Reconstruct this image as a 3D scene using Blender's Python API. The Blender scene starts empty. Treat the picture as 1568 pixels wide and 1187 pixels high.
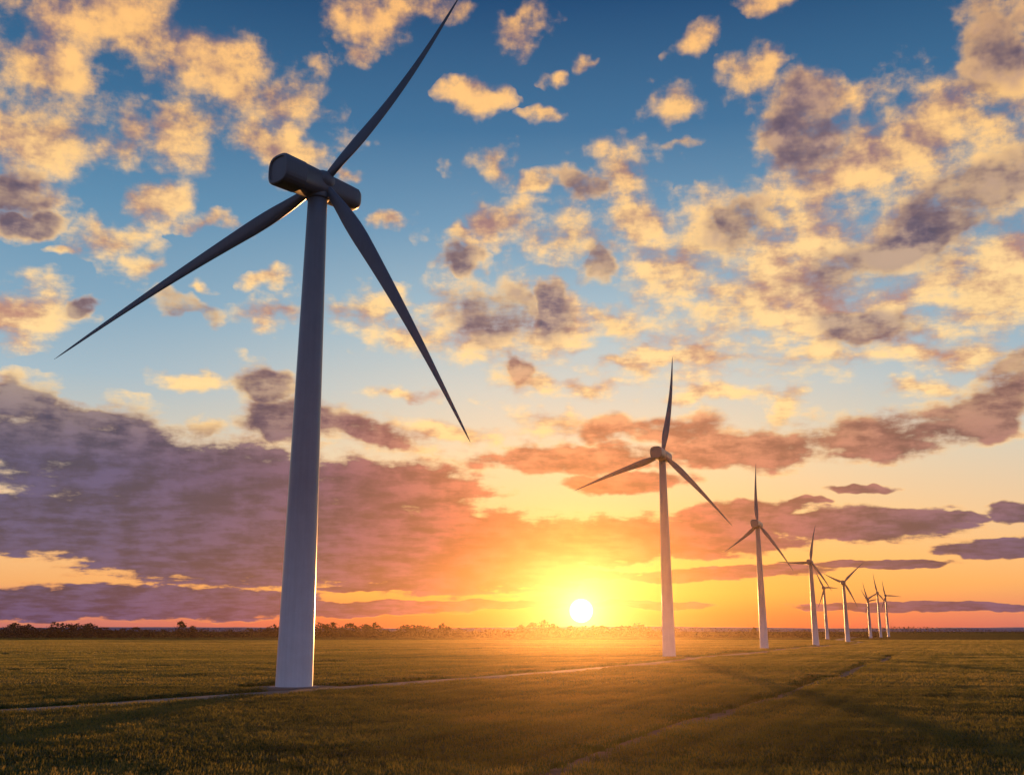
import bpy, math, random
from mathutils import Vector, noise as mnoise
random.seed(7)
scene=bpy.context.scene
scene.view_settings.view_transform='Standard'
scene.view_settings.look='None'
scene.view_settings.exposure=0
R=math.radians
SUN_AZ,SUN_EL=3.84,1.07
sund=Vector((math.sin(R(SUN_AZ))*math.cos(R(SUN_EL)),math.cos(R(SUN_AZ))*math.cos(R(SUN_EL)),math.sin(R(SUN_EL))))

def lin(r,g,b):
    f=lambda v:(v/12.92 if v<=.04045 else ((v+.055)/1.055)**2.4)
    return (f(r/255),f(g/255),f(b/255),1)

# ---------------------------------------------------------------- node helper
class NT:
    def __init__(s,tree): s.t=tree; s.n=tree.nodes; s.l=tree.links
    def _in(s,sock,v):
        if v is None: return
        if isinstance(v,bpy.types.NodeSocket): s.l.new(v,sock)
        else: sock.default_value=v
    def m(s,op,a,b=None,c=None,clamp=False):
        n=s.n.new('ShaderNodeMath'); n.operation=op; n.use_clamp=clamp
        for i,v in enumerate((a,b,c)):
            if v is not None: s._in(n.inputs[i],v)
        return n.outputs[0]
    def v(s,op,a,b=None,scale=None):
        n=s.n.new('ShaderNodeVectorMath'); n.operation=op
        s._in(n.inputs[0],a); s._in(n.inputs[1],b)
        if scale is not None: s._in(n.inputs['Scale'],scale)
        return n.outputs['Value'] if op in('DOT_PRODUCT','LENGTH') else n.outputs[0]
    def comb(s,x,y,z=0.):
        n=s.n.new('ShaderNodeCombineXYZ')
        for i,v in enumerate((x,y,z)): s._in(n.inputs[i],v)
        return n.outputs[0]
    def sep(s,v):
        n=s.n.new('ShaderNodeSeparateXYZ'); s.l.new(v,n.inputs[0]); return n.outputs
    def noise(s,vec,scale,detail=5,rough=.5,color=False,dist=0.):
        n=s.n.new('ShaderNodeTexNoise'); s.l.new(vec,n.inputs['Vector'])
        n.inputs['Scale'].default_value=scale; n.inputs['Detail'].default_value=detail
        n.inputs['Roughness'].default_value=rough; n.inputs['Distortion'].default_value=dist
        return n.outputs['Color' if color else 'Fac']
    def ss(s,x,a,b,lo=0.,hi=1.,kind='SMOOTHSTEP'):
        n=s.n.new('ShaderNodeMapRange'); n.interpolation_type=kind
        s._in(n.inputs[0],x)
        for i,v in enumerate((a,b,lo,hi)): s._in(n.inputs[1+i],v)
        return n.outputs[0]
    def ramp(s,x,stops,interp='LINEAR'):
        n=s.n.new('ShaderNodeValToRGB'); n.color_ramp.interpolation=interp
        e=n.color_ramp.elements
        while len(e)<len(stops): e.new(1.0)
        for i,(p,c) in enumerate(stops): e[i].position=p
        for i,(p,c) in enumerate(stops): e[i].color=c
        s._in(n.inputs[0],x); return n.outputs[0]
    def mix(s,f,a,b,blend='MIX'):
        n=s.n.new('ShaderNodeMix'); n.data_type='RGBA'; n.blend_type=blend
        s._in(n.inputs[0],f); s._in(n.inputs[6],a); s._in(n.inputs[7],b)
        return n.outputs[2]
    def bg(s,c,k=1.):
        n=s.n.new('ShaderNodeBackground'); s.l.new(c,n.inputs[0]); n.inputs[1].default_value=k; return n.outputs[0]
    def mixs(s,f,a,b):
        n=s.n.new('ShaderNodeMixShader'); s._in(n.inputs[0],f); s.l.new(a,n.inputs[1]); s.l.new(b,n.inputs[2]); return n.outputs[0]

# ---------------------------------------------------------------- sky
# Cloud chart: each entry is a cloud cell on a fixed sky chart (a tangent chart of the
# world sky centred on azimuth 0, elevation 13.55 deg), converted below to azimuth /
# elevation in degrees, so the clouds belong to world directions.
CF=1543.; CT=R(13.55)
def azel(px,py):
    u=(px-784)/CF; v=(593.5-py)/CF
    x,y,z=u,math.cos(CT)-v*math.sin(CT),math.sin(CT)+v*math.cos(CT)
    return math.degrees(math.atan2(x,y)),math.degrees(math.atan2(z,math.hypot(x,y)))
def cell(c):
    px,py,rx,ry,rot=c
    a,e=azel(px,py)
    sx=abs(azel(px+20,py)[0]-azel(px-20,py)[0])/40
    sy=abs(azel(px,py+20)[1]-azel(px,py-20)[1])/40
    dh=(azel(px+20,py)[1]-azel(px-20,py)[1])/40/sx
    return a,e,rx*sx,ry*sy,R(rot)+math.atan(dh)
W=[(190,45,180,70,-25),(340,115,130,58,-28),(430,150,70,45,0),(80,205,140,64,-8),(60,115,90,52,-20),(290,190,54,68,0),(205,215,42,48,0),(420,220,96,36,-10),(250,315,42,28,0),(165,365,52,25,0),(215,405,48,22,10),(30,475,80,40,0),(25,300,64,44,0),(575,35,68,38,0),(665,15,58,26,10),(540,75,34,22,0),(785,48,46,30,0),(725,150,44,23,0),(855,132,18,11,0),(830,183,30,11,0),(892,97,16,13,0),(1030,165,34,32,20),(1155,115,44,34,20),(1065,55,28,22,20),(1185,5,40,16,0),(1290,165,60,28,20),(1040,228,38,11,10),(750,250,44,28,0),(822,285,32,18,0),(770,335,60,30,0),(705,362,38,19,0),(945,262,58,42,0),(885,365,74,48,0),(970,335,54,40,0),(1080,385,140,66,20),(1190,440,210,84,25),(1170,350,130,52,25),(1310,260,190,76,35),(1430,190,170,70,30),(1520,130,120,62,20),(1400,330,220,100,20),(1330,400,280,110,22),(1490,300,150,110,30),(1500,430,170,100,0),(1330,490,180,60,0),(1530,50,60,70,20),(750,500,98,64,0),(850,500,80,45,0),(790,585,45,30,0),(640,510,74,30,0),(550,480,90,29,0),(430,480,62,25,0),(405,425,25,13,0),(335,345,45,12,0),(600,345,25,10,0),(535,262,32,13,0),(930,490,80,32,0),(1060,540,130,15,0),(900,590,50,15,0),(960,552,65,15,0),(1090,603,90,12,0),(1450,540,150,26,0),(1260,540,90,30,10),(1205,625,20,50,-35),(820,590,46,21,0),(620,600,55,11,0),(690,660,65,13,0),(300,580,48,13,0),(100,385,20,8,0),(300,440,20,7,0),(560,655,90,24,-8),(310,650,40,16,0),(850,650,60,20,0),(1400,600,70,13,0)]
K=[(755,480,60,45,0),(850,480,32,32,0),(790,575,24,30,0),(700,395,34,24,0),(910,400,28,42,0),(880,280,36,24,0),(1120,350,44,30,20),(1490,290,130,36,25),(1380,385,130,36,20),(1230,200,60,66,30),(1520,60,60,60,30),(1330,500,70,28,0),(1450,350,80,28,15),(20,300,50,30,0),(50,340,40,18,0),(280,475,60,18,-15),(120,470,36,12,0),(1340,665,135,30,5),(1480,640,110,32,15),(1560,575,70,40,30),(1130,690,120,25,0),(890,700,150,20,0),(960,738,80,14,0),(1000,655,110,20,0),(450,635,70,34,-10),(405,582,45,22,-20),(560,655,70,18,-10),(110,670,190,54,-8),(30,625,60,40,0),(290,735,250,68,-8),(600,742,120,38,-5),(150,800,250,40,0),(430,820,280,58,0),(670,840,220,52,-2),(880,832,170,30,4),(1060,825,130,24,0),(1130,785,90,16,10),(1310,800,130,22,0),(1450,790,50,6,0),(1320,745,40,5,0),(1230,762,30,5,0),(1530,838,80,12,0),(1560,785,40,12,0),(1120,878,120,8,3),(780,880,150,8,0),(220,922,240,20,-1),(470,930,200,10,0),(60,925,90,20,0),(1400,930,150,6,0),(740,925,120,5,0),(1000,925,70,5,0),(1350,862,90,5,2),(600,898,90,5,0)]
Wc=[cell(c) for c in W]; Kc=[cell(c) for c in K]

world=bpy.data.worlds.new("World"); scene.world=world; world.use_nodes=True
try: world.cycles.sampling_method='NONE'
except Exception as ex: print(ex)
world.node_tree.nodes.clear()
g=NT(world.node_tree)
tc=g.n.new('ShaderNodeTexCoord')
d=g.v('NORMALIZE',tc.outputs['Generated'])
x,y,z=g.sep(d)[:3]
az=g.m('MULTIPLY',g.m('ARCTAN2',x,y),57.29578)
el=g.m('MULTIPLY',g.m('ARCSINE',z),57.29578)
P=g.comb(az,el)
zq=g.m('ADD',g.m('MAXIMUM',z,0.),.15)
q=g.comb(g.m('DIVIDE',x,zq),g.m('DIVIDE',y,zq))
elc=g.m('DIVIDE',g.m('MAXIMUM',el,0.),40.,clamp=True)
daz=g.m('ABSOLUTE',g.m('SUBTRACT',az,SUN_AZ))
E=lambda e:e/40.
near=g.ramp(elc,[(0,lin(226,76,40)),(E(.8),lin(242,114,46)),(E(2.0),lin(252,166,68)),(E(3.4),lin(254,180,84)),(E(6),lin(253,200,126)),(E(9.6),lin(243,213,168)),(E(13.3),lin(212,208,194)),(E(17),lin(170,194,204)),(E(22.5),lin(112,154,184)),(E(27.8),lin(64,114,154)),(E(34.6),lin(28,74,118)),(1,lin(24,62,104))])
far=g.ramp(elc,[(0,lin(186,106,106)),(E(1.),lin(218,134,108)),(E(2.4),lin(242,172,106)),(E(3.6),lin(245,186,124)),(E(6),lin(236,198,155)),(E(9.6),lin(210,202,184)),(E(13.3),lin(164,186,198)),(E(17),lin(130,166,190)),(E(22.5),lin(92,140,174)),(E(27.8),lin(58,108,148)),(E(34.6),lin(27,72,114)),(1,lin(24,62,104))])
back=g.ramp(elc,[(0,lin(140,118,130)),(E(6),lin(150,132,150)),(E(14),lin(125,136,166)),(E(30),lin(84,110,150)),(1,lin(62,92,134))])
sky=g.mix(g.ss(daz,3,30),near,far)

def cover(cells,P,gain):
    acc=None
    for a,e,rx,ry,rot in cells:
        mp=g.n.new('ShaderNodeMapping'); mp.vector_type='TEXTURE'
        g.l.new(P,mp.inputs[0])
        mp.inputs['Location'].default_value=(a,e,0)
        mp.inputs['Rotation'].default_value=(0,0,rot)
        mp.inputs['Scale'].default_value=(rx*gain,ry*gain,1)
        gr=g.n.new('ShaderNodeTexGradient'); gr.gradient_type='SPHERICAL'
        g.l.new(mp.outputs[0],gr.inputs[0])
        acc=gr.outputs['Fac'] if acc is None else g.m('MAXIMUM',acc,gr.outputs['Fac'])
    return acc if acc is not None else 0.
warp=g.v('SUBTRACT',g.noise(P,.3,3,.6,color=True),(.5,.5,.5))
wamp=g.ss(el,2,20,.25,1.)
warp=g.v('MULTIPLY',g.v('SCALE',warp,scale=wamp),(5.,3.4,0))
Pw=g.v('ADD',P,warp)
def fbm(P,q,det):
    a=g.noise(q,7.,det,.6)
    b=g.noise(P,.32,det,.6)
    return g.m('ADD',g.m('MULTIPLY',a,.5),g.m('MULTIPLY',b,.5))
n0=fbm(P,q,7)
offa=g.m('MULTIPLY',g.m('SUBTRACT',SUN_AZ,az),.04)
P2=g.v('ADD',P,g.comb(offa,-1.))
z2=g.m('ADD',zq,-.016)
q2=g.comb(g.m('DIVIDE',g.m('ADD',x,g.m('MULTIPLY',offa,.0175)),z2),g.m('DIVIDE',y,z2))
n1=fbm(P2,q2,4)
nd=g.m('SUBTRACT',n0,n1)
nn=g.m('MULTIPLY',g.m('SUBTRACT',n0,.5),g.ss(el,1,14,2.4,4.8))
macro=g.noise(P,.13,2,.5)
lit=g.ramp(elc,[(0,lin(250,150,75)),(E(6),lin(255,188,104)),(E(12),lin(255,214,148)),(E(20),lin(255,210,142)),(E(27),lin(255,200,126)),(E(36),lin(255,188,112))])
shd=g.ramp(elc,[(0,lin(190,110,90)),(E(10),lin(214,148,112)),(E(18),lin(188,136,122)),(E(28),lin(150,118,124)),(E(36),lin(124,108,128))])
kl=g.ramp(g.m('DIVIDE',daz,40.,clamp=True),[(0,lin(228,98,46)),(.1,lin(196,80,54)),(.22,lin(138,68,76)),(.4,lin(94,64,88)),(.65,lin(74,64,98)),(1,lin(66,64,98))])
kr=g.ramp(g.m('DIVIDE',daz,40.,clamp=True),[(0,lin(205,120,80)),(.5,lin(144,94,86)),(1,lin(110,84,94))])
kd0=g.mix(g.ss(el,3.5,10),kl,g.mix(g.ss(az,-12,2),kl,kr))
kd0=g.mix(g.ss(el,12,17),kd0,lin(98,84,106))
kd0=g.v('SCALE',kd0,scale=g.ss(g.m('ADD',g.m('MULTIPLY',nd,3.4),.5),0,1,.76,1.38))
dt=g.m('MAXIMUM',g.v('DOT_PRODUCT',d,tuple(sund)),0.)
ang=g.m('MULTIPLY',g.m('ARCCOSINE',g.m('MINIMUM',dt,1.)),57.29578)
def glow(deg): return g.m('EXPONENT',g.m('MULTIPLY',g.m('DIVIDE',ang,deg),-1.))
gl=g.v('SCALE',(1.,.66,.26),scale=g.m('MULTIPLY',glow(1.1),2.4))
gl2=g.v('SCALE',(1.,.34,.04),scale=g.m('MULTIPLY',glow(5.),.24))
hor=g.m('EXPONENT',g.m('MULTIPLY',g.m('ADD',g.m('DIVIDE',daz,9.),g.m('DIVIDE',g.m('MAXIMUM',el,0.),1.6)),-1.))
gl3=g.v('SCALE',(1.,.36,.05),scale=g.m('MULTIPLY',hor,.35))
disc=g.v('SCALE',(1.,.9,.65),scale=g.m('MULTIPLY',g.ss(ang,.5,.68,1,0),4.))
nish=g.n.new('ShaderNodeTexSky'); nish.sky_type='NISHITA'; nish.sun_disc=False
nish.sun_elevation=R(SUN_EL); nish.sun_rotation=R(SUN_AZ)
ns=g.v('SCALE',nish.outputs[0],scale=.01)
extra=g.v('ADD',g.v('ADD',gl,g.v('ADD',gl2,gl3)),g.v('ADD',disc,ns))

def sector(sel):
    cw=cover([c for c in Wc if sel(c)],Pw,1.85); ck=cover([c for c in Kc if sel(c)],Pw,1.75)
    cks=g.m('MULTIPLY',g.ss(ck,.0,.62,0,1,'LINEAR'),1.25)
    cov=g.m('MAXIMUM',g.m('MULTIPLY',cw,1.3),cks)
    D=g.m('ADD',cov,nn)
    D=g.m('ADD',D,g.ss(cov,0,.15,-.6,0))
    mask=g.ss(D,.24,g.ss(el,2,14,.62,1.2))
    thick=g.ss(D,.6,2.2)
    lf=g.m('ADD',g.m('MULTIPLY',nd,6.),g.m('SUBTRACT',.70,g.m('MULTIPLY',thick,.16)))
    lf=g.m('ADD',lf,g.m('MULTIPLY',g.m('SUBTRACT',macro,.5),1.1))
    litf=g.ss(lf,-.15,1.15)
    warm=g.mix(litf,shd,lit)
    dk=g.m('ADD',cks,g.m('MULTIPLY',nn,g.ss(el,6,14,.3,.35)))
    dark=g.m('MULTIPLY',g.ss(dk,g.ss(el,6,14,.1,.2),g.ss(el,6,14,.46,1.3)),g.ss(D,.3,g.ss(el,6,14,.6,1.5)))
    dark=g.m('MULTIPLY',dark,g.m('SUBTRACT',1.,g.m('MULTIPLY',litf,g.ss(el,8,15,.0,.4))))
    col=g.v('SCALE',g.mix(dark,warm,kd0),scale=g.m('MULTIPLY',g.ss(nd,-.12,.12,.92,1.05),g.ss(n0,.34,.64,.9,1.05)))
    s2=g.mix(g.m('MULTIPLY',mask,.95),sky,col)
    return g.bg(g.v('ADD',s2,extra))
mg=3.
lowS=sector(lambda c:c[1]-c[3]*1.85-mg<13.)
hiL=sector(lambda c:c[1]+max(c[3],c[2]*.5)*1.85+mg>11. and c[0]-c[2]*1.85-mg<1.)
hiR=sector(lambda c:c[1]+max(c[3],c[2]*.5)*1.85+mg>11. and c[0]+c[2]*1.85+mg>-1.)
front=g.mixs(g.ss(el,11,13),lowS,g.mixs(g.ss(az,-1,1),hiL,hiR))
bg2=g.bg(g.v('ADD',back,ns))
fin=g.mixs(g.m('MAXIMUM',g.ss(daz,42,75),g.ss(el,-1.,-.5,1,0)),front,bg2)
wo=g.n.new('ShaderNodeOutputWorld'); g.l.new(fin,wo.inputs[0])

# ---------------------------------------------------------------- sun lamp
ld=bpy.data.lights.new('sun','SUN'); ld.energy=5.; ld.angle=R(.53); ld.color=(1,.42,.12)
lo=bpy.data.objects.new('sun',ld); scene.collection.objects.link(lo)
LE=R(1.6); sl=Vector((math.sin(R(SUN_AZ))*math.cos(LE),math.cos(R(SUN_AZ))*math.cos(LE),math.sin(LE)))
lo.rotation_mode='QUATERNION'; lo.rotation_quaternion=(-sl).to_track_quat('-Z','Y'); lo.location=(60,900,80)

# ---------------------------------------------------------------- helpers
def obj(name,verts,faces,mats=(),parent=None,smooth=False,midx=None,loc=None):
    me=bpy.data.meshes.new(name); me.from_pydata(verts,[],faces); me.update()
    for m in mats: me.materials.append(m)
    if smooth: me.polygons.foreach_set('use_smooth',[True]*len(me.polygons))
    if midx: me.polygons.foreach_set('material_index',midx)
    o=bpy.data.objects.new(name,me); scene.collection.objects.link(o)
    if parent: o.parent=parent
    if loc: o.location=loc
    return o
def newmat(name):
    m=bpy.data.materials.new(name); m.use_nodes=True
    t=NT(m.node_tree); b=t.n['Principled BSDF']
    return m,t,b

# haze box added to spread an orange sun glow over the field
hm=bpy.data.materials.new('sun_glow_haze'); hm.use_nodes=True; ht=NT(hm.node_tree); ht.n.clear()
vsn=ht.n.new('ShaderNodeVolumeScatter'); vsn.inputs['Density'].default_value=.000075; vsn.inputs['Anisotropy'].default_value=.9; vsn.inputs['Color'].default_value=(1,.75,.5,1)
ho=ht.n.new('ShaderNodeOutputMaterial'); ht.l.new(vsn.outputs[0],ho.inputs['Volume'])
hx,h0_,h1_,hz=420,-60,420,30
hv=[(sx_*hx,yy_,zz_) for zz_ in (-.5,hz) for yy_ in (h0_,h1_) for sx_ in (-1,1)]
obj('sun_glow_haze',hv,[(0,2,3,1),(4,5,7,6),(0,1,5,4),(2,6,7,3),(0,4,6,2),(1,3,7,5)],[hm])

def paint(name,stops,rough):
    m,t,b=newmat(name)
    tcn=t.n.new('ShaderNodeTexCoord')
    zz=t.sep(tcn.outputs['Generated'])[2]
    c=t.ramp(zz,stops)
    nz=t.noise(tcn.outputs['Object'],.6,5,.6)
    mp=t.n.new('ShaderNodeMapping'); mp.inputs['Scale'].default_value=(3,3,.12); t.l.new(tcn.outputs['Object'],mp.inputs[0])
    st=t.noise(mp.outputs[0],1.,4,.6)
    f=t.m('MULTIPLY',t.ss(nz,.3,.7,.96,1.04),t.ss(st,.3,.7,.96,1.04))
    t.l.new(t.v('SCALE',c,scale=f),b.inputs['Base Color'])
    b.inputs['Roughness'].default_value=rough
    b.inputs['Specular IOR Level'].default_value=.5
    return m
m_tower=paint('painted_steel_shaded',[(0,(.80,.82,.86,1)),(.12,(.66,.70,.77,1)),(.38,(.26,.31,.38,1)),(1,(.14,.18,.23,1))],.34)  # tower shading painted into the colour: pale foot, dark top
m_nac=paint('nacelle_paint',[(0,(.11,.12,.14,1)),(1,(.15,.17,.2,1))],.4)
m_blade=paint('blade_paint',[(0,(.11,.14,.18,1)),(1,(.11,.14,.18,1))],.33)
m_conc,t,b=newmat('concrete'); b.inputs['Base Color'].default_value=(.2,.19,.18,1); b.inputs['Roughness'].default_value=.9

def lathe(profile,n=56,cx=0,cy=0):
    vs=[];fs=[]
    for r,zh in profile:
        for i in range(n):
            a=2*math.pi*i/n; vs.append((cx+r*math.cos(a),cy+r*math.sin(a),zh))
    for k in range(len(profile)-1):
        for i in range(n):
            j=(i+1)%n; fs.append((k*n+i,k*n+j,(k+1)*n+j,(k+1)*n+i))
    fs.append(tuple(range((len(profile)-1)*n,len(profile)*n)))
    return vs,fs
def interp(tab,t):
    for (a,va),(b_,vb) in zip(tab,tab[1:]):
        if t<=b_: 
            k=(t-a)/(b_-a); return va+(vb-va)*k
    return tab[-1][1]
CH=[(0,.95),(.04,.95),(.1,1.4),(.18,1.9),(.24,1.95),(.4,1.5),(.6,1.0),(.8,.56),(.93,.3),(.985,.14),(1,.04)]
TH=[(0,.95),(.04,.95),(.1,.85),(.18,.6),(.4,.34),(.7,.17),(1,.02)]
TW=[(0,0),(.1,18),(.25,14),(.6,6),(1,0)]
def turbine(bx,by,hubz,rb,rt,e,blades,sc,nax,hoff,bscale=1.):
    root=bpy.data.objects.new('wind_turbine',None); scene.collection.objects.link(root)
    root.location=(bx,by,0)
    e=Vector((e[0],e[1],0)).normalized(); N=Vector((e.y,-e.x,0))
    top=hubz-1.35*sc
    prof=[(rb*1.02,-.3),(rb,.0)]
    for i in range(1,21):
        f=i/20; prof.append((rb+(rt-rb)*f,top*f))
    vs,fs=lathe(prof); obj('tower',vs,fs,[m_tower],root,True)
    vs,fs=lathe([(rb*1.35,-.3),(rb*1.35,.24),(rb*1.28,.3),(rb*1.0,.3)]); obj('foundation',vs,fs,[m_conc],root)
    vs,fs=lathe([(rt*1.0,top-.5*sc),(rt*1.22,top-.4*sc),(rt*1.22,top+.3*sc),(rt,top+.35*sc)],32); obj('yaw_ring',vs,fs,[m_nac],root)
    dv=[];a0=1.6
    for zz in (.9*sc+.2,3.2*sc+.2):
        for k in range(5):
            a=a0-.22+.11*k; rr=rb+(rt-rb)*zz/top+.03; dv.append((rr*math.cos(a),rr*math.sin(a),zz))
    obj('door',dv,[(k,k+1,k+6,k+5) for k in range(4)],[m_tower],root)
    A=Vector((nax[0],nax[1],0)).normalized(); S=Vector((-A.y,A.x,0)); U=Vector((0,0,1))
    L0,L1=-5.9*sc,6.0*sc
    st=[(L0,.55),(L0+.12*sc,.8),(L0+.5*sc,.93),(L0+1.5*sc,.97),(-.0,1.08),(L1-3.0*sc,1.17),(L1-2.95*sc,1.2),(L1-.3*sc,1.24),(L1-.08*sc,1.2),(L1,1.12),(L1-.0,1.0),(L1-.18*sc,.96)]
    n=32;vs=[];fs=[]
    C=Vector((0,0,hubz))
    for l,w in st:
        for i in range(n):
            a=2*math.pi*i/n; ca,sa=math.cos(a),math.sin(a)
            p=3.2; rr=1.45*sc*w*(abs(ca)**p+abs(sa)**p)**(-1/p)
            vs.append(tuple(C+A*l+S*(rr*ca)+U*(rr*sa)))
    for k in range(len(st)-1):
        for i in range(n):
            j=(i+1)%n; fs.append((k*n+i,k*n+j,(k+1)*n+j,(k+1)*n+i))
    fs.append(tuple(range(n))[::-1]); fs.append(tuple(range((len(st)-1)*n,len(st)*n)))
    o=obj('nacelle',vs,fs,[m_nac],root,False)
    for p in o.data.polygons: p.use_smooth=(len(p.vertices)==4 and p.index<5*n)
    Hc=C+Vector(hoff)
    vs=[];fs=[];nu,nv=24,14
    for i in range(nv+1):
        th=math.pi*i/nv
        for j in range(nu):
            ph=2*math.pi*j/nu
            vs.append(tuple(Hc+N*(1.75*sc*math.cos(th))+e*(1.35*sc*math.sin(th)*math.cos(ph))+U*(1.35*sc*math.sin(th)*math.sin(ph))))
    for i in range(nv):
        for j in range(nu):
            k=(j+1)%nu; fs.append((i*nu+j,i*nu+k,(i+1)*nu+k,(i+1)*nu+j))
    obj('hub',vs,fs,[m_nac],root,True)
    for bi,bl in enumerate(blades):
        ang,L=bl[0],bl[1]; bow=bl[2] if len(bl)>2 else .4*sc
        a=R(ang); D=e*math.cos(a)+U*math.sin(a); Pp=e*(-math.sin(a))+U*math.cos(a)
        vs=[];fs=[];ns_=36;m=18
        for i in range(ns_+1):
            t_=i/ns_; ch=interp(CH,t_)*sc*bscale; thk=interp(TH,t_)*sc*bscale; tw=R(interp(TW,t_))
            cen=C+D*(L*t_)+Pp*(bow*math.sin(math.pi*t_))+(Hc-C)*(1-t_)
            mk_=min(1,t_/.12)
            for j in range(m):
                b2=2*math.pi*j/m; cx=math.cos(b2); sy=math.sin(b2)
                xx=cx*.5*ch-.12*ch*mk_; yy=sy*.5*thk*(1-.3*mk_*cx)
                X=xx*math.cos(tw)-yy*math.sin(tw); Y=xx*math.sin(tw)+yy*math.cos(tw)
                vs.append(tuple(cen+Pp*X*(-1)+N*Y))
        for i in range(ns_):
            for j in range(m):
                k=(j+1)%m; fs.append((i*m+j,i*m+k,(i+1)*m+k,(i+1)*m+j))
        fs.append(tuple(range(m))[::-1]); fs.append(tuple(range(ns_*m,(ns_+1)*m)))
        obj('blade_%d'%(bi+1),vs,fs,[m_blade],root,True)
    return root
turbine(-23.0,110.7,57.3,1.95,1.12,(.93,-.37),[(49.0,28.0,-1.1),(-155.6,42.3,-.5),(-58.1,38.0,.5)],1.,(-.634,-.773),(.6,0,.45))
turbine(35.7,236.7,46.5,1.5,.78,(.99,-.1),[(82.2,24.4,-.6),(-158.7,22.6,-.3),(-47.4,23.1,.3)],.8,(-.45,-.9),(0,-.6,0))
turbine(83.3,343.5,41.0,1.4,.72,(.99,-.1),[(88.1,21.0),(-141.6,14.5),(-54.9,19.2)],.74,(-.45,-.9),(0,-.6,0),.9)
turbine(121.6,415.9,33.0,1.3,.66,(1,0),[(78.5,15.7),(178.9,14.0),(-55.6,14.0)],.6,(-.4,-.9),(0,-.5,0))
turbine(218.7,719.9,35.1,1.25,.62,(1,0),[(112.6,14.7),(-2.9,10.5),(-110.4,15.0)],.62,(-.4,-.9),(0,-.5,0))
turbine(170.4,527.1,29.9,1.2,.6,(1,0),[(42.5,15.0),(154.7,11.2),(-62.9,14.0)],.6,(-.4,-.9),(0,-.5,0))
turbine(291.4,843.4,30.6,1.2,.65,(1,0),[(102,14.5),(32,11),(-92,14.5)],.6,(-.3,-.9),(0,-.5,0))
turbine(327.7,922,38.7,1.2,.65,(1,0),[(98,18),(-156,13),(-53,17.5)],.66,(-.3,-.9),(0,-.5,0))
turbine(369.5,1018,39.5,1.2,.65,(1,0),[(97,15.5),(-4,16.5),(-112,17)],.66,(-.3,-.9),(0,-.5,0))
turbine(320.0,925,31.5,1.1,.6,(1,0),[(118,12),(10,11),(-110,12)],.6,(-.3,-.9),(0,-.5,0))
TB=[(-23,110.7,4.6),(35.7,236.7,4.5),(83.3,343.5,4.5),(121.6,415.9,4)]

# ---------------------------------------------------------------- ground
road=[(-60,60),(-37.9,78.2),(-28,93.3),(-19.0,107.5),(-12.6,118.6),(7.3,153),(31.9,205),(42,231),(67,284.5),(110,384),(170,505),(220,700),(330,990)]
tram=[(-4,32),(2.5,47.1),(11.4,69.2),(23.9,95.1),(40.2,132.6),(80,224),(125,331)]
bandA=[(-140,128),(-75,153),(-43,187),(20,284),(60,360)]
bandB=[(-260,235),(-128,262),(-17,331),(60,400)]
def seg(p,a,b_):
    ax,ay=a;bx,by=b_;px,py=p;dx,dy=bx-ax,by-ay
    t=max(0,min(1,((px-ax)*dx+(py-ay)*dy)/(dx*dx+dy*dy)))
    return math.hypot(px-ax-t*dx,py-ay-t*dy)
def pd(p,L): return min(seg(p,a,b_) for a,b_ in zip(L,L[1:]))
S=12000
def fieldcol(t,pos,dark,light,hi):
    mp=t.n.new('ShaderNodeMapping'); mp.inputs['Scale'].default_value=(.005,.04,1); mp.inputs['Rotation'].default_value=(0,0,R(-6)); t.l.new(pos,mp.inputs[0])
    a=t.noise(mp.outputs[0],1.,3,.6)
    # drill rows, running with the tractor track
    m2=t.n.new('ShaderNodeMapping'); m2.vector_type='TEXTURE'; m2.inputs['Rotation'].default_value=(0,0,R(66.)); m2.inputs['Scale'].default_value=(90,2.2,50); t.l.new(pos,m2.inputs[0])
    b2=t.noise(m2.outputs[0],1.,3,.6)
    b3=t.noise(pos,.09,3,.6)
    f=t.m('ADD',t.m('MULTIPLY',a,.45),t.m('ADD',t.m('MULTIPLY',b2,.3),t.m('MULTIPLY',b3,.25)))
    c=t.ramp(f,[(.42,dark),(.5,light),(.58,hi)])
    # colour darker at the near field edge, brighter further out
    return t.v('SCALE',c,scale=t.ss(t.sep(pos)[1],50,230,.75,1.25))
gm,t,b=newmat('field_ground')
pos=t.n.new('ShaderNodeNewGeometry').outputs['Position']
c=fieldcol(t,pos,(.05,.055,.012,1),(.11,.095,.022,1),(.18,.14,.03,1))
fine=t.noise(pos,1.2,6,.7)
c=t.v('SCALE',c,scale=t.ss(fine,.3,.7,.6,1.3))
t.l.new(c,b.inputs['Base Color']); b.inputs['Roughness'].default_value=1.
b.inputs['Specular IOR Level'].default_value=0.
bp=t.n.new('ShaderNodeBump'); bp.inputs['Strength'].default_value=.6; bp.inputs['Distance'].default_value=.3
t.l.new(fine,bp.inputs['Height']); t.l.new(bp.outputs[0],b.inputs['Normal'])
N_=40
gx=[-S+2*S*i/N_ for i in range(N_+1)]
vs=[(xx,yy,0) for yy in gx for xx in gx]
fs=[(j*(N_+1)+i,j*(N_+1)+i+1,(j+1)*(N_+1)+i+1,(j+1)*(N_+1)+i) for j in range(N_) for i in range(N_)]
obj('ground',vs,fs,[gm])

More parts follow.
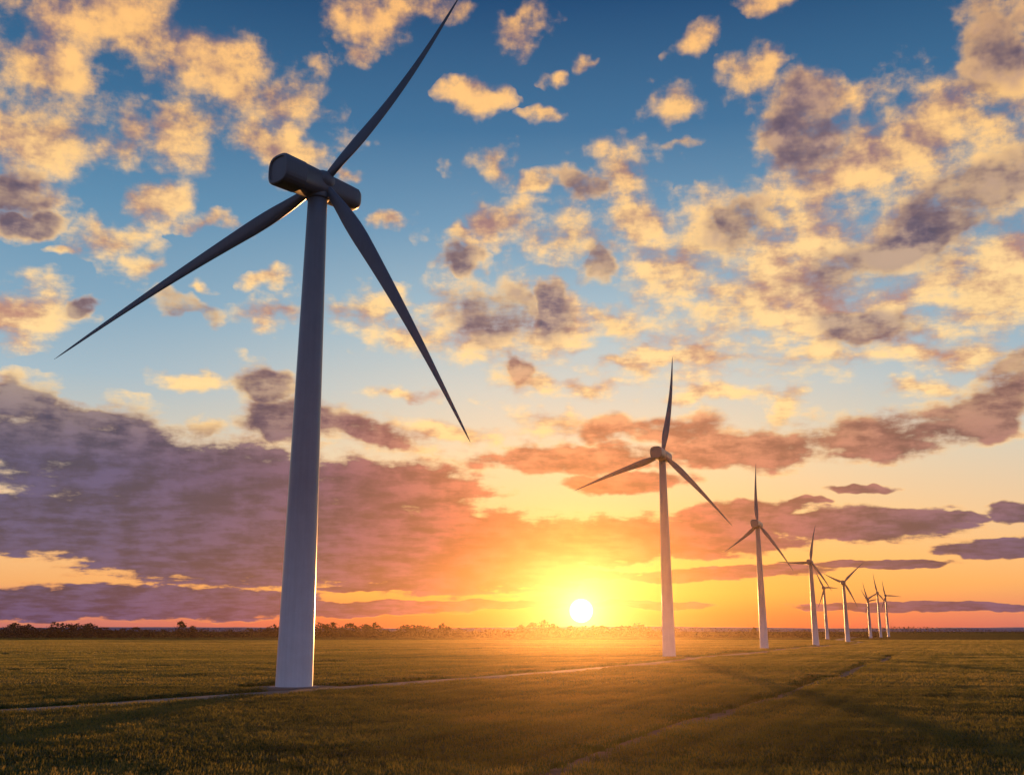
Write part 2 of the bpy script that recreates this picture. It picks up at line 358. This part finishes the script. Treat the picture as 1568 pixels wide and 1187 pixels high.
def smooth_line(L,step=3.):
    out=[]
    for i in range(len(L)-1):
        p0=Vector(L[max(i-1,0)]);p1=Vector(L[i]);p2=Vector(L[i+1]);p3=Vector(L[min(i+2,len(L)-1)])
        n=max(2,int((p2-p1).length/step))
        for k in range(n):
            u=k/n
            out.append(.5*((2*p1)+(-p0+p2)*u+(2*p0-5*p1+4*p2-p3)*u*u+(-p0+3*p1-3*p2+p3)*u**3))
    out.append(Vector(L[-1])); return out
def ribbon(name,L,prof,mat,parent=None):
    pts=smooth_line(L); vs=[];fs=[];m=len(prof)
    for i,p in enumerate(pts):
        tn=(pts[min(i+1,len(pts)-1)]-pts[max(i-1,0)]).normalized(); nn_=Vector((-tn.y,tn.x))
        for k,(w,h) in enumerate(prof):
            ww=w*(1+.18*mnoise.noise(Vector((p.x*.2,p.y*.2,k*5))))
            vs.append((p.x+nn_.x*ww,p.y+nn_.y*ww,h))
    for i in range(len(pts)-1):
        for k in range(m-1): fs.append((i*m+k+1,i*m+k,(i+1)*m+k,(i+1)*m+k+1))
    return obj(name,vs,fs,[mat],parent)
def dirt(name,ca,cb):
    m,t,b=newmat(name); geo=t.n.new('ShaderNodeNewGeometry')
    n=t.noise(geo.outputs['Position'],1.,6,.7)
    n2=t.noise(geo.outputs['Position'],.12,3,.6)
    t.l.new(t.ramp(t.m('ADD',t.m('MULTIPLY',n,.6),t.m('MULTIPLY',n2,.4)),[(.4,ca),(.6,cb)]),b.inputs['Base Color']); b.inputs['Roughness'].default_value=.8
    bp=t.n.new('ShaderNodeBump'); bp.inputs['Strength'].default_value=.5; bp.inputs['Distance'].default_value=.1
    t.l.new(n,bp.inputs['Height']); t.l.new(bp.outputs[0],b.inputs['Normal']); return m
m_road=dirt('gravel',(.09,.068,.05,1),(.25,.19,.145,1))
m_soil=dirt('soil',(.05,.036,.022,1),(.12,.085,.055,1))
ribbon('gravel_road',road,[(-2.8,-.02),(-1.6,.22),(-.7,.27),(0,.25),(.7,.27),(1.6,.22),(2.8,-.02)],m_road)
ribbon('dirt_track',tram,[(-.9,.012),(-.5,.05),(0,.02),(.5,.05),(.9,.012)],m_soil)
for i,(tx,ty,tr) in enumerate(TB):
    vs,fs=lathe([(tr*1.25,-.05),(tr,.18),(tr*.9,.195+.002*i)],48)
    vs=[(a*(1+.06*math.sin(3*math.atan2(b_,a)+i)),b_*(1+.06*math.sin(3*math.atan2(b_,a)+i)),c_) for a,b_,c_ in vs]
    obj('gravel_pad',vs,fs,[m_soil],None,False,None,(tx,ty,0))

# ---------------------------------------------------------------- crop
def cropmat(name,ca,cb,cc,tr,ro,sp):
    m,t,b=newmat(name); geo=t.n.new('ShaderNodeNewGeometry')
    c=fieldcol(t,geo.outputs['Position'],ca,cb,cc)
    t.l.new(c,b.inputs['Base Color']); b.inputs['Roughness'].default_value=ro; b.inputs['Specular IOR Level'].default_value=sp
    trn=t.n.new('ShaderNodeBsdfTranslucent'); t.l.new(c,trn.inputs[0])
    mx=t.n.new('ShaderNodeMixShader'); mx.inputs[0].default_value=tr
    t.l.new(b.outputs[0],mx.inputs[1]); t.l.new(trn.outputs[0],mx.inputs[2])
    t.l.new(mx.outputs[0],t.n['Material Output'].inputs[0]); return m
m_stalk=cropmat('crop_stalk',(.045,.08,.010,1),(.10,.145,.018,1),(.19,.20,.032,1),.45,.55,.4)
m_head=cropmat('crop_head',(.15,.15,.028,1),(.28,.24,.045,1),(.44,.33,.07,1),.45,.6,.3)
m_leaf=cropmat('crop_leaf',(.045,.075,.010,1),(.10,.135,.018,1),(.18,.18,.032,1),.35,.55,.5)
def patch(name,size,n,h0,h1,w,parent):
    vs=[];fs=[];mi=[]
    for _ in range(n):
        px=random.uniform(-size/2,size/2);py=random.uniform(-size/2,size/2)
        h=random.uniform(h0,h1);a_=random.uniform(0,math.pi);lx=random.gauss(.05,.10)*h;ly=random.gauss(0,.10)*h
        ww=w*random.uniform(.6,1.3);cx,cy=math.cos(a_)*ww/2,math.sin(a_)*ww/2
        i=len(vs)
        vs+=[(px-cx,py-cy,0),(px+cx,py+cy,0),(px+cx*.7+lx*.5,py+cy*.7+ly*.5,h*.6),(px-cx*.7+lx*.5,py-cy*.7+ly*.5,h*.6),(px+lx*1.4,py+ly*1.4,h)]
        fs+=[(i,i+1,i+2,i+3),(i+3,i+2,i+4)];mi+=[0,0]
        rr=random.random()
        if rr<.42:
            i=len(vs);hx,hy,hz=px+lx*1.1,py+ly*1.1,h*.86;k=1.25
            vs+=[(hx,hy,hz),(hx+cx*k,hy+cy*k,hz+.07),(hx+lx*.4,hy+ly*.4,hz+.17),(hx-cx*k,hy-cy*k,hz+.07)]
            fs+=[(i,i+1,i+2,i+3)];mi+=[1]
        elif rr<.7:
            i=len(vs);b0=random.uniform(0,6.28);dx,dy=math.cos(b0),math.sin(b0);ex,ey=-dy*ww*.6,dx*ww*.6
            z0=h*.8;l=.12+w*1.5
            vs+=[(px-ex,py-ey,z0),(px+ex,py+ey,z0),(px+dx*l+ex,py+dy*l+ey,z0+.06),(px+dx*l-ex,py+dy*l-ey,z0+.06),(px+dx*l*2.1,py+dy*l*2.1,z0+.02)]
            fs+=[(i,i+1,i+2,i+3),(i+3,i+2,i+4)];mi+=[2,2]
    return obj(name,vs,fs,[m_stalk,m_head,m_leaf],parent,False,mi)
field=bpy.data.objects.new('crop_field',None); scene.collection.objects.link(field)
def scatter(tag,size,y0,y1,nvar,nb,h0,h1,w,skips,zjit):
    lists=[[] for _ in range(nvar)]
    step=size*.86; yy=y0
    while yy<y1:
        hw=yy*.62+14; xx=-hw
        while xx<hw:
            px=xx+random.uniform(-.15,.15)*size;py=yy+random.uniform(-.15,.15)*size
            ok=all(pd((px,py),L)>dd+size*.35 for L,dd in skips) and all(math.hypot(px-tx,py-ty)>tr*1.1+size*.4 for tx,ty,tr in TB)
            if ok: lists[random.randrange(nvar)].append((px,py))
            xx+=step
        yy+=step
    for k,L in enumerate(lists):
        vs=[];fs=[]
        for px,py in L:
            a_=random.uniform(0,6.28);zz=-random.uniform(0,zjit)+.14*mnoise.noise(Vector((px*.09,py*.09,0)));i=len(vs)
            for q_ in range(4):
                aa=a_+q_*math.pi/2; vs.append((px+.1*math.cos(aa),py+.1*math.sin(aa),zz))
            fs.append((i,i+1,i+2,i+3))
        par=obj('crop_rows_%s_%d'%(tag,k),vs,fs,[m_stalk],field)
        par.instance_type='FACES'; par.show_instancer_for_render=False; par.show_instancer_for_viewport=False
        patch('crop_tuft_%s_%d'%(tag,k),size,nb,h0,h1,w,par)
sk=[(road,2.6),(tram,.5),(bandA,1.6),(bandB,2.)]
scatter('near',2.2,26,110,4,430,.30,.58,.04,sk,.14)
scatter('mid',4.2,110,250,3,600,.32,.55,.08,sk,.1)
scatter('far',9.,250,640,3,600,.36,.6,.22,[(road,2.),(bandB,2)],.1)

# ---------------------------------------------------------------- distant trees and hills
m_tree,t,b=newmat('tree_foliage'); geo=t.n.new('ShaderNodeNewGeometry')
n=t.noise(geo.outputs['Position'],.06,4,.6)
t.l.new(t.ramp(n,[(.35,(.025,.024,.024,1)),(.65,(.09,.065,.055,1))]),b.inputs['Base Color']); b.inputs['Roughness'].default_value=1
b.inputs['Specular IOR Level'].default_value=0
vs=[];fs=[]
def tree(cx,cy,h,w,n=None):
    n=n or int(90+h*9)
    for _ in range(n):
        a_=random.uniform(0,6.28);r=math.sqrt(random.random());zz=random.random()
        prof=math.sin(math.pi*min(1,(zz*.75+.25)))**.6
        X=cx+w*r*prof*math.cos(a_);Y=cy+w*.6*r*prof*math.sin(a_);Z=h*(.02+.93*zz)
        sz=random.uniform(.35,.95)*(.5+h*.07)
        i=len(vs)
        for k in range(3):
            vs.append((X+random.gauss(0,sz),Y+random.gauss(0,sz),max(0,Z+random.gauss(0,sz*.7))))
        fs.append((i,i+1,i+2))
xx=-900.
while xx<330:
    base=8.2+5.*mnoise.noise(Vector((xx*.009,3.1,0)))+4.*mnoise.noise(Vector((xx*.04,7,0)))
    if xx>150: base*=.6
    base=max(3.,base)
    tree(xx,930+60*mnoise.noise(Vector((xx*.004,0,5))),base*random.uniform(.65,1.25),base*random.uniform(.7,1.1))
    xx+=random.uniform(2.,4.)
for X,Y,h,w in [(-281,880,14,6),(-272,882,10,5.5),(28,900,15,8),(18,905,13,7),(36,902,12,7),(-118,890,13,7),(-126,893,11,6),(-360,880,11,5),(-420,870,12,7),(-60,900,12,7),(-190,890,11,7),(-470,880,12,9),(210,900,8,4),(120,905,9,5),(8,905,11,7)]:
    tree(X,Y,h,w,320)
xx=-2200.
while xx<2600:
    h=11+6*mnoise.noise(Vector((xx*.004,1,9)))
    tree(xx,2300,h,h*1.6,110)
    xx+=random.uniform(7,13)
obj('distant_tree_line',vs,fs,[m_tree])
m_hill,t,b=newmat('hazy_hills'); b.inputs['Base Color'].default_value=(.20,.17,.28,1); b.inputs['Roughness'].default_value=1  # distance haze put into the bluish base colour
vs=[];fs=[]
for i in range(301):
    X=-9000+60*i
    h=28+12*mnoise.noise(Vector((X*.0006,0,0)))+4*mnoise.noise(Vector((X*.004,2,0)))
    vs+=[(X,6500,0),(X,6900,h*.8),(X,7400,h),(X,8600,0)]
for i in range(300):
    for k in range(3): fs.append((i*4+k,(i+1)*4+k,(i+1)*4+k+1,i*4+k+1))
obj('distant_hills',vs,fs,[m_hill],None,True)

# ---------------------------------------------------------------- camera
cd=bpy.data.cameras.new('camera'); co=bpy.data.objects.new('camera',cd); scene.collection.objects.link(co)
cd.sensor_width=36; cd.lens=1543/1568*36; cd.clip_end=60000; cd.clip_start=.5
co.location=(0,0,6); co.rotation_euler=(R(90+13.55),0,0)
scene.camera=co
